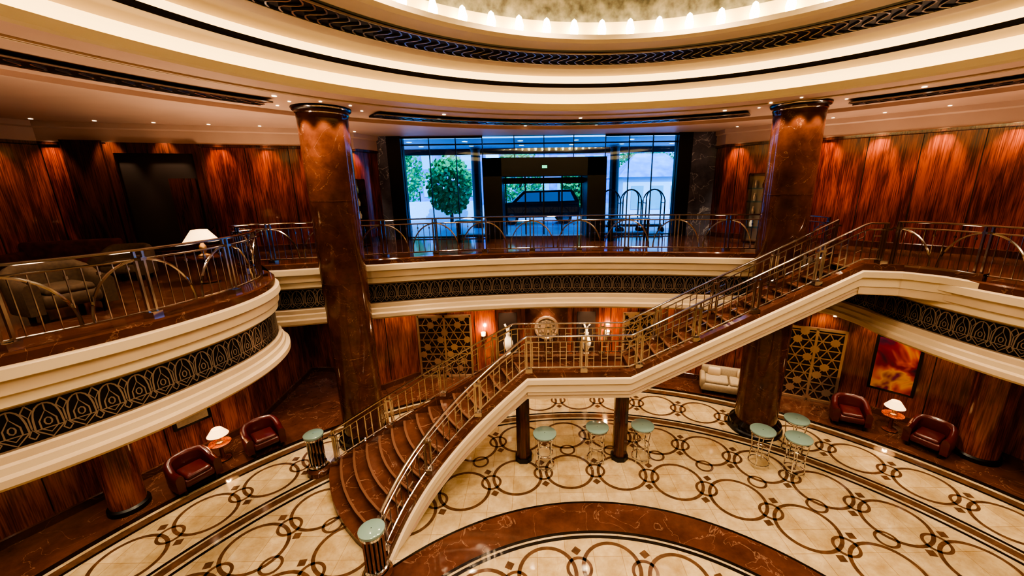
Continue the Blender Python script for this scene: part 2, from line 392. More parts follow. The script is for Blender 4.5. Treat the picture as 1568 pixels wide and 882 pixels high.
onwall(pil,sgm,1.0,.9,5.53,9.1,.3,WOODD); onwall(pil,sgm,3.75,.2,5.53,9.0,.3,WOODD); onwall(pil,sgm,1.6,.2,5.53,9.0,.3,WOODD)
onwall(pil,sgm,2.7,2.2,8.75,9.05,.3,WOODD); onwall(pil,sgm,2.7,2.0,5.54,8.75,.06,RECDARK); onwall(pil,sgm,3.2,.7,5.54,8.0,.12,WOODD)
pil.build('door_upper_lounge',0)

# facade ----------------------------------------------------------------
fy=16.7
fc=M()
for x0,x1,mt in((-6.2,-5.75,GREY),(-5.75,-5.2,BLACK),(5.85,6.4,BLACK),(6.4,7.5,GREY)): fc.box(((x0+x1)/2,fy,(ZU+ZC)/2),(x1-x0,.5,ZC-ZU),mt)
fc.build('wall_facade_piers',0)
for nm,x0,x1 in(('window_1',-5.2,-1.98),('window_2',2.98,5.85)):
    w=M(); w.box(((x0+x1)/2,fy,(ZU+ZC)/2),(x1-x0,.02,ZC-ZU),GLASS)
    k=3
    for i in range(k+1):
        x=x0+(x1-x0)*i/k; w.box((x,fy,(ZU+ZC)/2),(.03,.08,ZC-ZU),BLACK)
    for z in(ZU+.05,9.28,ZC-.04): w.box(((x0+x1)/2,fy,z),(x1-x0,.09,.05 if z<9.5 else .08),BLACK)
    w.build(nm,0)
w=M(); w.box((.5,fy,9.16),(4.9,.02,.86),GLASS)
for x in(-.7,.5,1.7): w.box((x,fy,9.16),(.03,.06,.86),BLACK)
w.box((.5,fy,9.28),(4.9,.07,.05),BLACK); w.build('window_3',0)
v=M()
for x0,x1 in((-1.95,-1.2),(2.2,2.95)): v.box(((x0+x1)/2,16.9,7.12),(x1-x0,1.6,3.18),BLACK)
v.box((.5,16.9,8.36),(4.9,1.6,.7),BLACK)
v.box((.5,17.6,7.0),(3.4,.03,2.95),GLASS)
for x in(-1.15,-.3,.5,1.3,2.15): v.box((x,17.6,6.78),(.06,.07,2.5),BLACK)
v.box((.5,17.6,7.85),(3.4,.07,.25),BLACK)
v.build('door_entrance_vestibule',0)
e=M(); e.box((.5,0,0),(.20,.04,.10),GREEN); e.box((.5,.02,0),(.30,.04,.17),BLACK); e.build('exit_sign',0,(0,16.05,8.35))

# ---------------------------------------------------------------- lower walls
WL_L=[(-13.5,-2),(-12.6,5.5),(-11.2,8.2),(-10.1,10.2),(-9.3,11.5)]
WL_H=[(-9.3,11.5),(-9.6,15.5),(-7.3,15.5),(-6.9,13.5)]
WL_B1=[(-6.9,13.5),(-5.9,13.9),(-4.9,14.9)]
WL_B=[(-4.9,14.9),(-3.0,15),(5.0,15),(6.4,14.4)]
WL_R=[(6.4,14.4),(9.0,13.4),(10.9,12.4),(12.3,11.0),(13.2,9.2),(14.4,6),(15,-2)]
WL_X=[(15,-2),(10,-10),(1,-13),(-9,-10),(-13.5,-2)]
LP=[([(0,0),(.05,0),(.05,.2),(0,.22)],[BLACK,MBR,MBR]),([(0,.18),(0,3.68)],WOODL),([(0,3.5),(.07,3.52),(.07,3.67)],SOFF)]
for nm,pp in(('wall_lower_left',WL_L),('wall_lower_hall',WL_H),('wall_lower_corner',WL_B1),('wall_lower_back',WL_B),('wall_lower_right',WL_R),('wall_lower_near',WL_X)): wallrun(nm,pp,LP)
pj=M()
for sg in(WL_L[1:],WL_B1,WL_B,WL_R): along(sg,1.1,lambda a,r:pj.box((a.x,a.y,1.9),(.02,.02,3.2),BLACK,r),.3)
pj.build('trim_lower_panel_joints',0)

def lattice(name,loc,rz,w,h):
    m=M(); m.box((0,.05,h/2),(w,.02,h),GOLD)
    for x in(-w/2,0,w/2): m.box((x,0,h/2),(.08,.08,h),BRASS)
    for z in(.05,h-.04): m.box((0,0,z),(w,.08,.09),BRASS)
    s=.36; rws=int(h/(s*.866))
    for j in range(rws+1):
        z=.1+j*s*.866
        if z>h-.1: break
        m.box((0,-.01,z),(w,.02,.04),BRASS)
        nx=int(w/s)+1
        for i in range(-nx//2-1,nx//2+2):
            x=(i+.5*(j%2))*s
            for sg in(-1,1):
                x2=x+sg*s/2; z2=z+s*.866
                if abs(x)<=w/2 and abs(x2)<=w/2 and z2<h: m.tube([(x,-.01,z),(x2,-.01,z2)],.024,BRASS,4)
            if abs(x)<w/2-.1 and (i+2*j)%3==0:
                m.add([(x+.15*cos(q*pi/3+pi/6),-.035,z+.15*sin(q*pi/3+pi/6)) for q in range(6)],[tuple(range(6))],BRASS)
    return m.build(name,0,loc,rz)
lattice('lattice_screen',(-3.6,14.84,0),0,2.1,2.7)
lattice('lattice_screen',(4.25,14.86,0),0,1.3,2.7)
lattice('lattice_screen',(9.80,12.70,0),math.atan2(-1,1.9),1.6,2.75)
nm=M()
for x in(-1.05,2.1):
    nm.box((x,14.95,1.55),(1.0,.1,2.7),WOODD); nm.box((x,14.88,1.6),(.72,.06,2.3),RECDARK); nm.box((x,14.8,.5),(.8,.3,1.0),MBR)
nm.box((.5,14.93,1.6),(1.7,.12,2.9),MBR); nm.build('wall_niche_surround',0)
r=M(); vs=[]
for rr,y in((.0,-.02),(.22,-.05),(.24,-.02),(.38,-.02),(.42,-.07),(.48,-.07),(.5,0)):
    vs.append([(rr*cos(2*pi*j/32),y,rr*sin(2*pi*j/32)) for j in range(32)])
for i in range(len(vs)-1): r.add(vs[i]+vs[i+1],[(j,(j+1)%32,32+(j+1)%32,32+j) for j in range(32)],BRASS if i!=2 else FILI)
for j in range(12): r.box((.31*cos(j*pi/6),-.04,.31*sin(j*pi/6)),(.06,.03,.06),BRASS)
r.build('wall_medallion',30,(.5,14.87,2.1))
for x in(-1.05,2.1):
    v=M(); v.lathe((0,0,0),[(.01,0),(.12,0),(.13,.03),(.07,.10),(.18,.35),(.20,.5),(.14,.68),(.08,.8),(.10,.9),(.08,.9),(.05,.8)],WHITE,20)
    v.tube([(0,0,.8),(.02,0,1.1),(.13,0,1.25)],.05,WHITE,6); v.tube([(0,0,.8),(-.03,0,1.05),(-.12,0,1.3)],.04,WHITE,6)
    v.build('niche_vase',40,(x,14.78,1.005))
for x in(-2.05,2.95):
    v=M(); v.lathe((0,0,0),[(.01,-.25),(.05,-.2),(.03,0),(.09,.05),(.10,.2),(.01,.22)],[METAL,METAL,METAL,SHADE,SHADE],12); v.box((0,.08,-.05),(.10,.1,.3),METAL)
    v.build('wall_sconce',40,(x,14.85,1.75))
    l=bpy.data.lights.new('sconce_bulb','POINT'); l.energy=35; l.color=(1,.6,.3); l.shadow_soft_size=.05; o=bpy.data.objects.new('sconce_light',l); o.location=(x,14.6,2.05); S.collection.objects.link(o)

# ---------------------------------------------------------------- columns
def column(x,y):
    m=M(); r=.60
    m.lathe((0,0,0),[(.78,0),(.78,.10),(.74,.14),(.74,.26),(.66,.34),(r+.02,.38)],[BLACK,BLACK,MBK,MBK,MBK],48)
    m.lathe((0,0,0),[(r,.3),(r,9.3)],MCOL,48)
    m.lathe((0,0,0),[(r,9.3),(r+.015,9.42),(r+.03,9.44),(r+.03,9.50),(.68,9.53),(.70,9.56),(.70,9.6)],[MCOL,METAL,MCOL,DARK,METAL,DARK],48)
    for k in range(3): m.lathe((0,0,0),[(r,2.9+2.2*k),(r+.006,2.9+2.2*k),(r+.006,2.92+2.2*k),(r,2.92+2.2*k)],MBR,48)
    m.build('marble_column',35,(x,y,0))
COLS=[(-5.35,10.85),(7.05,11.1)]
for q in COLS: column(*q)
for x in(-.35,2.4):
    m=M(); m.prism([(.2*cos(2*pi*j/8+pi/8),.2*sin(2*pi*j/8+pi/8)) for j in range(8)],.1,2.27,WOODD); m.prism([(.25*cos(2*pi*j/8+pi/8),.25*sin(2*pi*j/8+pi/8)) for j in range(8)],0,.14,BLACK)
    m.build('landing_pillar',0,(x,9.72,0))
for x,y,r0 in((-10.15,8.15,.34),(12.55,9.6,.44)):
    m=M(); m.lathe((0,0,0),[(r0+.06,0),(r0+.06,.12),(r0,.16),(r0,3.45),(r0+.06,3.5),(r0+.06,3.65)],[BLACK,BLACK,WOODL,WOODD,WOODD],36); m.build('wood_column',35,(x,y,0))

# ---------------------------------------------------------------- staircase
A1=[(-.2,9.3),(-1.0,8.92),(-1.75,8.45),(-2.4,7.85),(-2.85,7.2),(-3.16,6.44)]
B1=[(-.6,10.45),(-2.2,10.3),(-3.6,10.05),(-4.8,9.72),(-5.76,9.4)]
PA=Path([(x,y,0) for x,y in catmull(A1,6)]); PB=Path([(x,y,0) for x,y in catmull(B1,6)])
def fa(t): v=PA.at(t*PA.len); return (v.x,v.y)
def fb(t): v=PB.at(t*PB.len); return (v.x,v.y)
XS,XE=2.5,8.0; YN,YF=9.3,10.42
st=M(); K=8
def steps(A,B,z0,z1,n,bulge):
    tr=n-1
    def line(t):
        a=A(t); b=B(t); dx,dy=b[0]-a[0],b[1]-a[1]; l=math.hypot(dx,dy); nx,ny=-dy/l,dx/l
        return [(a[0]+dx*s/K-nx*bulge*t*4*(s/K)*(1-s/K),a[1]+dy*s/K-ny*bulge*t*4*(s/K)*(1-s/K)) for s in range(K+1)]
    dz=(z0-z1)/n
    for i in range(1,n+1):
        z=z0-i*dz; zt=z+dz; L=line((i-1)/tr)
        Ln=line(min(1,(i-1)/tr+.012))
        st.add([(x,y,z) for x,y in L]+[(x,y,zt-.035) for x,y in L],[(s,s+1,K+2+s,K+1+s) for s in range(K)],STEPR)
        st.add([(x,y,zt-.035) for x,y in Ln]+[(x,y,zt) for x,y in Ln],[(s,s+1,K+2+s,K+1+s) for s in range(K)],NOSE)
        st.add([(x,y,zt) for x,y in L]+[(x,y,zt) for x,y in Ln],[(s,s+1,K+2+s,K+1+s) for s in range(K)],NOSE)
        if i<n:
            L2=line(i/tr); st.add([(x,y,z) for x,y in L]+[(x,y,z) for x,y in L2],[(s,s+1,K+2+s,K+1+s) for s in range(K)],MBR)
    q=16
    for i in range(q):
        a=line(i/q); b=line((i+1)/q); za=max(.0,z0-(z0-z1)*i/q-.5); zb=max(.0,z0-(z0-z1)*(i+1)/q-.5)
        st.add([(x,y,za) for x,y in a]+[(x,y,zb) for x,y in b],[(s,s+1,K+2+s,K+1+s) for s in range(K)],SOFF)
steps(fa,fb,ZL,0,16,-.35)
steps(lambda t:(XE+(XS-XE)*t,YF),lambda t:(XE+(XS-XE)*t,YN),ZU,ZL,16,0)
st.prism([(-.2,YN),(XS,YN),(XS,YF),(-.6,YF)],ZL-.5,ZL,CREAM,MBR,SOFF)
st.prism([(XE,YN),(8.8,9.1),(9.25,8.6),(9.5,8.0),(10.2,8.2),(10.2,11.9),(8.5,11.8),(XE,11.7),(XE,YF)],ZU-.6,ZU+.004,CREAM,MBR,SOFF)
near3=[(x,y,max(0,ZL*(1-i/30))) for i,(x,y) in enumerate([fa(i/30) for i in range(31)])][::-1]
near3+= [(.5,YN,ZL),(XS,YN,ZL)]+[(XS+(XE-XS)*k/6,YN,ZL+(ZU-ZL)*k/6) for k in range(1,7)]+[(8.8,9.1,ZU),(9.25,8.6,ZU),(9.45,8.0,ZU)]
far3=[(x,y,max(0,ZL*(1-i/30))) for i,(x,y) in enumerate([fb(i/30) for i in range(31)])][::-1]
far3+=[(XS,YF,ZL)]+[(XS+(XE-XS)*k/6,YF,ZL+(ZU-ZL)*k/6) for k in range(1,7)]
sp=[(-.16,.16),(0,.16),(.01,.14),(.01,.0),(.07,-.03),(.07,-.17),(.02,-.20),(.02,-.40),(-.03,-.43),(-.03,-.62),(-.16,-.64)]
sm=[MBR]*3+[CREAM,CREAMW,CREAM,CREAMW,CREAM,CREAM,CREAM]
st.sweep(near3,sp,sm,zmin=0.0)
st.sweep(near3,[(-.16,.16),(-.16,-.64)],MBR,zmin=0.0)
st.sweep(far3[::-1],sp,sm,zmin=0.0); st.sweep(far3[::-1],[(-.16,.16),(-.16,-.64)],MBR,zmin=0.0)
st.build('grand_staircase',30)

# ---------------------------------------------------------------- railings
def railing(name,path3,H=1.15,sp=1.55,base=0.0,ornate=True,bal=.16):
    P=Path(path3); m=M(); n=max(1,int(round(P.len/sp))); L=P.len/n
    K=max(2,int(P.len/.12))
    def line(h,r,mt,off=0,sy=1): m.tube([P.at(P.len*i/K,off)+Vector((0,0,base+h)) for i in range(K+1)],r,mt,6,sy=sy)
    line(H,.042,METAL,sy=.6); line(H-.15,.018,METAL); line(.12,.02,METAL)
    for i in range(n+1):
        for o in(-.055,.055):
            c=P.at(min(P.len,max(0,i*L+o))); m.box((c.x,c.y,c.z+base+H/2),(.04,.04,H),METAL)
        c=P.at(i*L); m.box((c.x,c.y,c.z+base+.05),(.18,.18,.1),METAL); m.box((c.x,c.y,c.z+base+H-.14),(.17,.10,.05),METAL)
    for i in range(n):
        if not ornate:
            k=max(1,int(round(L/.36)))
            for j in range(k):
                for o in(.10,.26):
                    s=i*L+L*(j+ (o/.36))/k; c=P.at(s); z=c.z+base
                    m.tube([(c.x,c.y,z+.12),(c.x,c.y,z+H-.15)],.015,METAL,4)
                a=P.at(i*L+L*(j+.28)/k); b_=P.at(i*L+L*(j+.72)/k)
                for h in(.36,.68): m.tube([(a.x,a.y,a.z+base+h),(b_.x,b_.y,b_.z+base+h)],.014,METAL,4)
            continue
        k=max(2,int(L/bal))
        for j in range(1,k):
            c=P.at(i*L+L*j/k); z=c.z+base
            m.tube([(c.x,c.y,z+.12),(c.x,c.y,z+H-.15)],.010,METAL,4)
            if j%2==0: m.box((c.x,c.y,z+H-.28),(.035,.035,.05),METAL)
        for side in(0,1):
            pts=[]
            for q in range(11):
                t=q/10*pi/2; d=.46*L*cos(t); s=i*L+(d if side==0 else L-d); c=P.at(s); pts.append((c.x,c.y,c.z+base+.12+(H-.27)*sin(t)))
            m.tube(pts,.022,METAL,5)
    return m.build(name,40)
def near_i(x,y): return min(range(len(EDGE)),key=lambda i:math.hypot(EDGE[i][0]-x,EDGE[i][1]-y))
i0=near_i(-9,2.6); i1=near_i(7.8,11.8); i2=near_i(9.5,7.6); i3=near_i(11.5,2.5)
rp=offset([(x,y,ZU) for x,y in EDGE[i0:i1+1]],-.22)
railing('gallery_railing',rp+[(8.05,11.6,ZU),(8.07,10.75,ZU)])
rp2=[(8.62,9.28,ZU),(8.85,9.22,ZU),(9.3,8.75,ZU)]+offset([(x,y,ZU) for x,y in EDGE[i2:i3+1]],-.2)
railing('gallery_railing',rp2)
railing('stair_railing',offset(near3[1:-3],-.08)+[(8.4,9.3,ZU)],H=.98,sp=1.45,base=.14,ornate=False)
railing('stair_railing',offset(far3[1:],.08),H=.98,sp=1.45,base=.14,ornate=False)
for x,y in((-3.22,6.22),(-6.02,9.3)):
    m=M(); m.lathe((0,0,0),[(.30,0),(.30,.14),(.26,.18),(.24,.22)],MBR,28); m.lathe((0,0,0),[(.15,.2),(.15,1.12)],DARK,20)
    for k in range(14): a=2*pi*k/14; m.tube([(.18*cos(a),.18*sin(a),.2),(.18*cos(a),.18*sin(a),1.12)],.026,CHROME,6)
    for z in(.24,1.06): m.lathe((0,0,0),[(.19,z),(.23,z+.01),(.23,z+.06),(.19,z+.07)],CHROME,28)
    m.lathe((0,0,0),[(.01,1.10),(.22,1.12),(.25,1.15),(.25,1.20),(.22,1.22),(.01,1.225)],[CHROME,CHROME,TEAL,TEAL,TEAL],28)
    m.build('stair_newel_post',40,(x,y,0))

# ---------------------------------------------------------------- furniture
def cocktail_table(x,y,h=1.1):
    m=M(); m.lathe((0,0,0),[(.01,h-.05),(.30,h-.05),(.32,h-.03),(.32,h),(.30,h+.012),(.01,h+.012)],[CHROME,CHROME,TEAL,TEAL,TEAL],32)
    for k in range(4):
        a=pi/4+k*pi/2; m.tube([(.27*cos(a),.27*sin(a),h-.05),(.21*cos(a),.21*sin(a),h*.5),(.26*cos(a),.26*sin(a),.0)],.018,CHROME,6)
    for r,z in((.215,.5),(.255,.12),(.27,1.0)): m.tube([(r*cos(2*pi*j/24),r*sin(2*pi*j/24),z) for j in range(24)],.016,CHROME,5,closed=True)
    m.build('cocktail_table',40,(x,y,0))
for x,y in((.25,9.35),(1.72,9.6),(3.0,9.65),(6.2,9.35),(7.45,9.85),(6.95,9.0)): cocktail_table(x,y)
def rbox(m,c,d,mt,r=.06,rz=0):
    x,y,z=c; a,b,h=d[0]/2,d[1]/2,d[2]/2; r=min(r,a,b,h)
    def loop(s,zz):
        o=[]
        for cx_,cy_,a0 in((a-r,b-r,0),(-a+r,b-r,90),(-a+r,-b+r,180),(a-r,-b+r,270)):
            for k in range(4):
                t=rad(a0+30*k); px=cx_+(r-s)*cos(t); py=cy_+(r-s)*sin(t); o.append((x+px*cos(rz)-py*sin(rz),y+px*sin(rz)+py*cos(rz),zz))
        return o
    lv=[(r*.9,z-h),(r*.3,z-h+r*.3),(0,z-h+r),(0,z+h-r),(r*.3,z+h-r*.3),(r*.9,z+h)]
    V=[]
    for s_,zz in lv: V+=loop(s_,zz)
    F=[]
    for i in range(len(lv)-1):
        for j in range(16): F.append((i*16+j,i*16+(j+1)%16,(i+1)*16+(j+1)%16,(i+1)*16+j))
    F.append(tuple(range(15,-1,-1))); F.append(tuple(5*16+j for j in range(16)))
    m.add(V,F,mt)
def armchair(x,y,z,rz,mt,s=1.0):
    m=M()
    rbox(m,(0,-.03,.30),(.66,.70,.22),mt,.06); rbox(m,(0,-.05,.44),(.56,.62,.14),mt,.06)
    U=[(-.40,-.36),(-.42,0),(-.38,.28),(-.2,.40),(0,.43),(.2,.40),(.38,.28),(.42,0),(.40,-.36)]
    U=catmull(U,4); hz=[]
    for (a,b) in U: hz.append(.60+.22*max(0,min(1,(b+.05)/.4)))
    V=[];n=len(U)
    for i,(a,b) in enumerate(U):
        p0=U[max(0,i-1)];p1=U[min(n-1,i+1)]; dx,dy=p1[0]-p0[0],p1[1]-p0[1]; l=math.hypot(dx,dy); nx,ny=-dy/l,dx/l; h=hz[i]
        for o,zz in((-.07,.14),(.09,.14),(.10,h-.08),(.06,h-.01),(0,h+.02),(-.06,h-.01),(-.08,h-.08)): V.append((a+nx*o,b+ny*o,zz))
    F=[(i*7+j,i*7+(j+1)%7,(i+1)*7+(j+1)%7,(i+1)*7+j) for i in range(n-1) for j in range(7)]
    F.append(tuple(range(6,-1,-1))); F.append(tuple((n-1)*7+j for j in range(7))); m.add(V,F,mt)
    for a,b in((-.34,-.30),(.34,-.30),(-.28,.32),(.28,.32)): m.box((a,b,.08),(.06,.06,.16),BLACK)
    m.v=[(a*s,b*s,c*s) for a,b,c in m.v]
    return m.build('leather_armchair' if mt is LEA else 'upholstered_armchair',50,(x,y,z),rz)
def lamp_table(x,y,z,name='side_table',h=.55,r=.28,mt=WOODL):
    m=M(); m.lathe((0,0,0),[(.01,0),(.2,0),(.2,.03),(.05,.06),(.05,h-.06),(r-.03,h-.05),(r,h-.03),(r,h),(.01,h)],[BLACK,BLACK,mt,mt,mt,mt,mt,mt],28); m.build(name,40,(x,y,z))
def table_lamp(x,y,z,k=1.0,e=25):
    m=M(); m.lathe((0,0,0),[(.01,0),(.09,0),(.09,.02),(.03,.05),(.06,.12),(.05,.18),(.015,.24),(.015,.36)],BRASS,16)
    m.lathe((0,0,0),[(.26,.26),(.12,.46),(.02,.47)],SHADE,24); m.v=[(a*k,b*k,c*k) for a,b,c in m.v]; m.build('table_lamp',40,(x,y,z+.002))
    l=bpy.data.lights.new('lamp_bulb','POINT'); l.energy=e; l.color=(1,.65,.35); l.shadow_soft_size=.05; o=bpy.data.objects.new('lamp_bulb_light',l); o.location=(x,y,z+.2*k); S.collection.objects.link(o)
armchair(-9.15,8.95,0,rad(62),LEA,1.0); armchair(-8.25,10.4,0,rad(48),LEA,1.0); lamp_table(-9.15,9.9,0); table_lamp(-9.15,9.9,.55,e=18)
armchair(10.2,11.25,0,rad(-28),LEA,1.0); armchair(11.5,9.95,0,rad(-60),LEA,1.0); lamp_table(11.2,10.85,0); table_lamp(11.2,10.85,.55,e=18)
def picture(name,c,rz,w,h,mt=ART):
    m=M(); m.box((0,.03,0),(w,.06,h),BLACK); m.box((0,-.005,0),(w-.16,.02,h-.16),mt); m.build(name,0,c,rz)
picture('framed_painting',(11.62,11.56,1.85),math.atan2(-1.4,1.4),1.15,1.9)
picture('framed_picture',(-10.0,10.15,1.35),math.atan2(2,1.1),.9,.7,BEIGE)
picture('framed_picture',(-9.52,11.03,2.1),math.atan2(1.3,.8),.5,.8,WOODD)
m=M(); rbox(m,(0,0,.28),(1.9,.85,.3),BEIGE,.06); rbox(m,(0,.36,.55),(1.9,.2,.6),BEIGE,.08)
for sx in(-1,1): rbox(m,(sx*.9,0,.42),(.2,.85,.42),BEIGE,.08); rbox(m,(sx*.42,-.05,.48),(.8,.65,.16),BEIGE,.06); rbox(m,(sx*.5,.2,.68),(.45,.16,.34),CREAM,.07)
for a in(-.85,.85):
    for b_ in(-.35,.35): m.box((a,b_,.07),(.07,.07,.14),BLACK)
m.build('sofa',50,(7.25,13.3,0),rad(-22))
lamp_table(-7.6,9.0,ZU,'console_table',.62,.35,WOODD); table_lamp(-7.6,9.0,ZU+.62,1.3,22)
armchair(-8.2,6.6,ZU,rad(70),OLIVE,1.1); armchair(-8.5,4.9,ZU,rad(95),OLIVE,1.1); armchair(-9.9,9.4,ZU,rad(20),OLIVE,1.0)
m=M(); rbox(m,(0,0,.28),(2.0,.85,.3),CARPET,.06); rbox(m,(0,.36,.55),(2.0,.2,.6),CARPET,.08)
for sx in(-1,1): rbox(m,(sx*.95,0,.42),(.2,.85,.42),CARPET,.08)
for a in(-.9,.9):
    for b_ in(-.35,.35): m.box((a,b_,.07),(.07,.07,.14),BLACK)
m.build('lounge_sofa',50,(-12.2,10.2,ZU),rad(25))
def chair(x,y,z,rz):
    m=M(); rbox(m,(0,0,.46),(.48,.46,.07),WOODD,.03)
    for a in(-.21,.21):
        m.tube([(a,-.2,.44),(a,-.2,0)],.02,BLACK,6); m.tube([(a,.2,0),(a,.2,.45),(a*1.1,.27,.95)],.02,BLACK,6)
        m.tube([(a*1.1,.27,.95),(a*.8,.28,1.02),(a*.4,.28,.92),(0,.28,.98)],.018,BLACK,6)
    m.tube([(0,.22,.5),(0,.28,.98)],.02,BLACK,6); m.build('dining_chair',40,(x,y,z),rz)
chair(-9.9,11.9,ZU,.3); chair(-9.2,12.2,ZU,-.3)
for x,y,rz in((-6.55,14.3,rad(60)),(8.2,14.0,rad(-45))):
    m=M(); w,h,d=1.2,2.4,.4
    m.box((0,d/2,h/2),(w,.03,h),BRASS)
    for sx in(-1,1): m.box((sx*w/2,0,h/2),(.06,d,h),WOODD)
    for z in(.05,.55,1.0,1.45,1.9,h): m.box((0,0,z),(w,d,.04),WOODD if z in(.05,h) else GLASS)
    for z in(.57,1.02,1.47,1.92):
        for k in range(4):
            x_=-.42+.28*k; m.lathe((x_,0,z),[(.01,0),(.05,0),(.07,.12),(.03,.22),(.04,.26)],random.choice([WHITE,TEAL,BRASS,LEA]),10)
    m.build('display_cabinet',40,(x,y,ZU),rz)
for x,w in((-2.3,1.3),(2.6,.9),(3.7,1.5)):
    m=M(); rbox(m,(0,0,.82),(w,.5,.06),BLACK,.02)
    for a in(-w/2+.08,w/2-.08):
        for b_ in(-.18,.18): m.box((a,b_,.4),(.06,.06,.8),BLACK)
    m.box((0,0,.3),(w-.1,.4,.04),BLACK); m.build('entrance_console',30,(x,15.2,ZU))

# ---------------------------------------------------------------- outside
g=M(); g.box((.5,37,ZU-.12),(80,40.3,.2),PAVE); g.build('forecourt_ground',0)
g=M(); g.box((.5,19.9,9.75),(22,4.6,.3),WHT)
for i in range(8):
    for j in range(2): g.disc((-8+2.5*i,18.7+2*j,9.595),.12,LED,16)
g.box((.5,22.2,9.6),(22,.2,.6),BLACK); g.build('porte_cochere_canopy',0)
for x in(-2.9,4.3,-9,10):
    m=M(); m.lathe((0,0,0),[(.3,0),(.3,.2),(.24,.25),(.24,3.9),(.3,4.02)],BLACK,20); m.build('canopy_post',30,(x,21.3,ZU-.02))
def tree(x,y,z,h,r):
    m=M(); m.tube([(0,0,0),(.05,0,h*.5),(0,0,h*.7)],.12,WOODD,8)
    for k in range(1800):
        u=random.uniform(-1,1); a=random.uniform(0,2*pi); q=r*random.uniform(.6,1.05); s=math.sqrt(1-u*u)
        c=Vector((q*s*cos(a),q*s*sin(a),h*.62+q*u*1.25)); d=.13
        n1=Vector((random.gauss(0,1),random.gauss(0,1),random.gauss(0,1))).normalized(); n2=n1.orthogonal().normalized()
        m.add([c+n1*d,c+n2*d,c-n1*d,c-n2*d],[(0,1,2,3)],LEAF)
    m.build('tree',0,(x,y,z))
tree(-5.0,24.6,ZU-.02,3.6,1.35); tree(3.4,29,ZU-.02,3.6,1.3); tree(-10.5,31,ZU-.02,5,2.2); tree(8.8,33,ZU-.02,6,2); tree(-1,33,ZU-.02,4.5,2)
tree(13.5,35,ZU-.02,5,2.0)
def building(x,y,w,d,h,mt,name='street_building'):
    m=M(); m.box((0,0,h/2),(w,d,h),mt); nf=int(h/3); nw=int(w/2.2)
    for j in range(nf):
        for i in range(nw): m.box((-w/2+1.1+2.2*i,-d/2-.02,1.9+3*j),(1.2,.06,1.6),GLASSD)
        m.box((0,-d/2-.05,3*(j+1)),(w,.2,.15),WHT)
    m.build(name,0,(x,y,ZU-.02))
building(-16,50,20,8,9,BLUEB); building(3,54,14,8,15,BLUEB); building(20,48,16,8,14,BLUEB)
m=M(); m.box((0,0,1.3),(4.5,4,2.6),WHT); m.add([(-2.6,-2.3,2.6),(2.6,-2.3,2.6),(2.6,2.3,2.6),(-2.6,2.3,2.6),(-1,0,4.2),(1,0,4.2)],[(0,1,5,4),(1,2,5),(2,3,4,5),(3,0,4)],BLUEB)
for a in(-1.3,0,1.3): m.box((a,-2.02,1.3),(.8,.05,1.5),GLASSD)
m.build('gatehouse',0,(8.2,28.5,ZU-.02))
m=M(); m.box((0,0,.6),(9,.25,1.2),WHT)
for i in range(12): m.box((-4.4+.8*i,0,1.5),(.06,.06,.7),BLACK)
m.build('garden_wall',0,(-8,27.3,ZU-.02))
m=M(); side=[(-2.4,.35),(-2.42,.95),(-2.3,1.15),(-1.5,1.25),(-.85,1.85),(1.9,1.9),(2.3,1.3),(2.35,.4)]
n=len(side); V=[(a,-.92,b) for a,b in side]+[(a,.92,b) for a,b in side]
m.add(V,[(j,(j+1)%n,n+(j+1)%n,n+j) for j in range(n)]+[tuple(range(n)),tuple(range(2*n-1,n-1,-1))],CAR)
for sy in(-.93,.93):
    for q in([(-1.25,1.27),(-.75,1.75),(.05,1.77),(.05,1.27)],[(.15,1.27),(.15,1.77),(1.1,1.78),(1.1,1.27)],[(1.2,1.27),(1.2,1.78),(1.8,1.78),(2.05,1.3)]): m.add([(a,sy,b) for a,b in q],[(0,1,2,3)],GLASSD)
    for wx in(-1.55,1.5):
        V=[];R=.38
        for yy in(sy-.12,sy+.08): V+=[(wx+R*cos(2*pi*j/20),yy,.38+R*sin(2*pi*j/20)) for j in range(20)]
        m.add(V,[(j,(j+1)%20,20+(j+1)%20,20+j) for j in range(20)]+[tuple(range(20)),tuple(range(39,19,-1))],TYRE)
        V=[(wx+.22*cos(2*pi*j/16),sy+(.09 if sy>0 else -.13),.38+.22*sin(2*pi*j/16)) for j in range(16)]; m.add(V,[tuple(range(16))],CHROME)
m.build('car',0,(.3,23.6,ZU-.02),rad(4))
for x,y in((3.55,18.3),(4.55,18.5),(5.55,18.3)):
    m=M(); rbox(m,(0,0,.28),(.9,.6,.08),CARPET,.04)
    for a in(-.4,.4):
        for b_ in(-.22,.22): m.lathe((a,b_,0),[(.01,0),(.08,.02),(.09,.1),(.05,.2),(.01,.22)],TYRE,10)
    for b_ in(-.27,.27):
        m.tube([(-.42,b_,.3),(-.42,b_,1.4)]+[(-.42*cos(t*pi/10),b_*(1-.9*sin(t*pi/10)),1.4+.5*sin(t*pi/10)) for t in range(1,10)]+[(.42,b_,1.4),(.42,b_,.3)],.03,BLACK,6)
    m.tube([(-.42,-.27,1.3),(-.42,.27,1.3)],.018,BLACK,6); m.tube([(.42,-.27,1.3),(.42,.27,1.3)],.018,BLACK,6)
    m.build('luggage_cart',40,(x,y,ZU-.02))

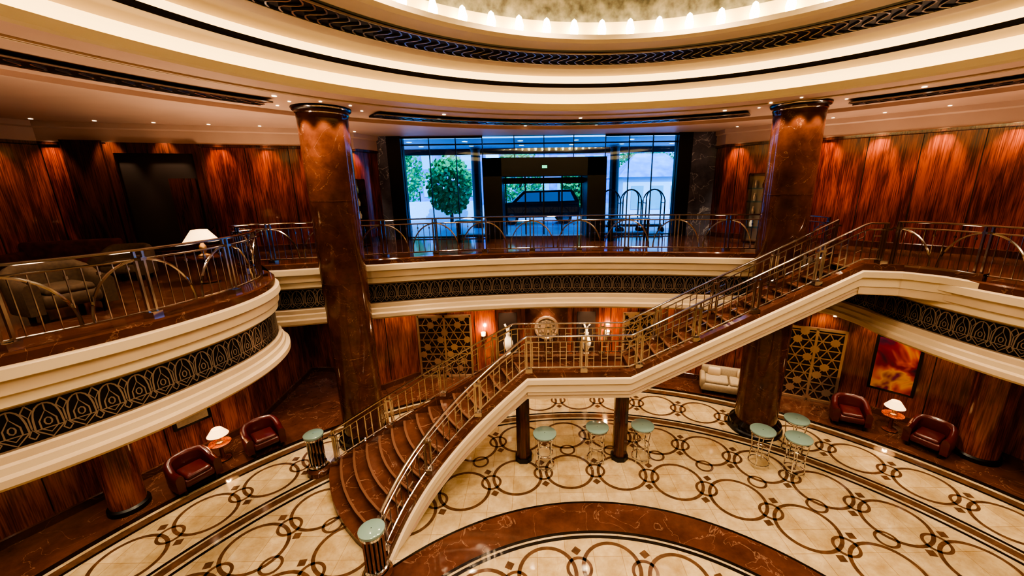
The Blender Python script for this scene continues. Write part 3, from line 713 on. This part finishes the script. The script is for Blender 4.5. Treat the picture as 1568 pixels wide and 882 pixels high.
# ---------------------------------------------------------------- lights
def spot(x,y,z,e,size=100,col=(1,.76,.50),tx=0,ty=0,blend=.6,r=.05):
    l=bpy.data.lights.new('downlight','SPOT'); l.energy=e; l.color=col; l.spot_size=rad(size); l.spot_blend=blend; l.shadow_soft_size=r
    o=bpy.data.objects.new('downlight',l); o.location=(x,y,z); d=Vector((tx,ty,-1)); o.rotation_euler=d.to_track_quat('-Z','Y').to_euler(); S.collection.objects.link(o)
lens=M()
def walls_wash(pts,s0,s1,step,e,z=9.5,size=56,inset=.45):
    P=Path([(x,y,0) for x,y in pts]); s=s0
    while s<min(s1,P.len):
        c=P.at(s,inset); t=P.at(s,.2); spot(c.x,c.y,z,e,size,tx=(t.x-c.x)*1.0,ty=(t.y-c.y)*1.0,blend=.7); lens.disc((c.x,c.y,z+.055 if z<5 else 9.59),.045,LED,12); s+=step
walls_wash(WU[1:7][::-1],4,19,1.35,170); walls_wash(WU[12:18][::-1],.5,14,1.35,240)
walls_wash(WL_L[1:],.8,9,1.5,45,3.59,80,.55); walls_wash(WL_B1,.5,4,1.3,60,3.59,80,.55); walls_wash(WL_B,.5,12,1.6,45,3.59,80,.6); walls_wash(WL_R,1.0,10,1.5,50,3.59,80,.55)  # washers and their lenses added to brighten the lower walls
walls_wash([(-8.2,13.2),(-8.3,15)],.3,2,1.0,60,3.59,90,.1)
for i in range(24):
    a=rad(-8+196*i/23); R=11.9
    if 40<math.degrees(a)<150: R=13.0
    x,y=CX+R*cos(a),CY+R*sin(a)
    if any(math.hypot(x-q[0],y-q[1])<1.2 for q in COLS): continue
    spot(x,y,3.6,200,74); lens.disc((x,y,3.65),.05,LED,12)
for i in range(14):
    a=2*pi*(i+.5)/14; spot(QX+9.1*cos(a),QY+9.1*sin(a),9.5,340,130,r=.12); lens.disc((QX+9.1*cos(a),QY+9.1*sin(a),9.59),.05,LED,12)
for q in COLS:
    for k in(-2,-1,0,1,2):
        a=math.atan2(-q[1],-q[0])+k*.75; x,y=q[0]+.95*cos(a),q[1]+.95*sin(a); spot(x,y,9.55,130,70,tx=-.25*cos(a),ty=-.25*sin(a)); lens.disc((x,y,9.59),.035,LED,10)
for i in range(10):  # general fill spots added inside the dome, without any fitting
    a=2*pi*i/10; spot(QX+4.6*cos(a),QY+4.6*sin(a),11.3,580,130,r=.25)
for x in(-3,-.2,2.2,4.2): spot(x,14.2,9.5,120,90); lens.disc((x,14.2,9.59),.045,LED,12)
for x in(-1.05,.5,2.1): spot(x,14.3,3.5,150,60,tx=0,ty=.25)
def soffit_fill(x,y,z,e):  # unseen upward fill added to lighten the soffit, no fitting modelled
    l=bpy.data.lights.new('gallery_fill_light','SPOT'); l.energy=e; l.color=(1,.70,.46); l.spot_size=rad(150); l.spot_blend=.8; l.shadow_soft_size=.15
    o=bpy.data.objects.new('gallery_fill_light',l); o.location=(x,y,z); o.rotation_euler=(pi,0,0); S.collection.objects.link(o)
for i in range(0,len(EDGE),5):
    x,y=EDGE[i]; a=math.atan2(y-CY,x-CX)
    if y>0: soffit_fill(x+1.2*cos(a),y+1.2*sin(a),6.2,40)
lens.build('recessed_downlights',0)
l=bpy.data.lights.new('sun','SUN'); l.energy=4; l.color=(.7,.86,1); o=bpy.data.objects.new('sun_light',l); o.rotation_euler=(rad(45),0,rad(20)); S.collection.objects.link(o)
w=bpy.data.worlds.new('World'); S.world=w; w.use_nodes=True; bg=w.node_tree.nodes['Background']; bg.inputs[0].default_value=(.13,.45,1,1); bg.inputs[1].default_value=4.0

# ---------------------------------------------------------------- camera
cam=bpy.data.cameras.new('camera'); cam.sensor_width=36; cam.lens=13.78; cam.shift_x=-.021; cam.clip_start=.05; cam.clip_end=300
o=bpy.data.objects.new('camera',cam); S.collection.objects.link(o)
o.matrix_world=Matrix.Translation((0,0,7.6))@Matrix.Rotation(rad(90-14.5),4,'X')@Matrix.Rotation(rad(-.8),4,'Z')
S.camera=o
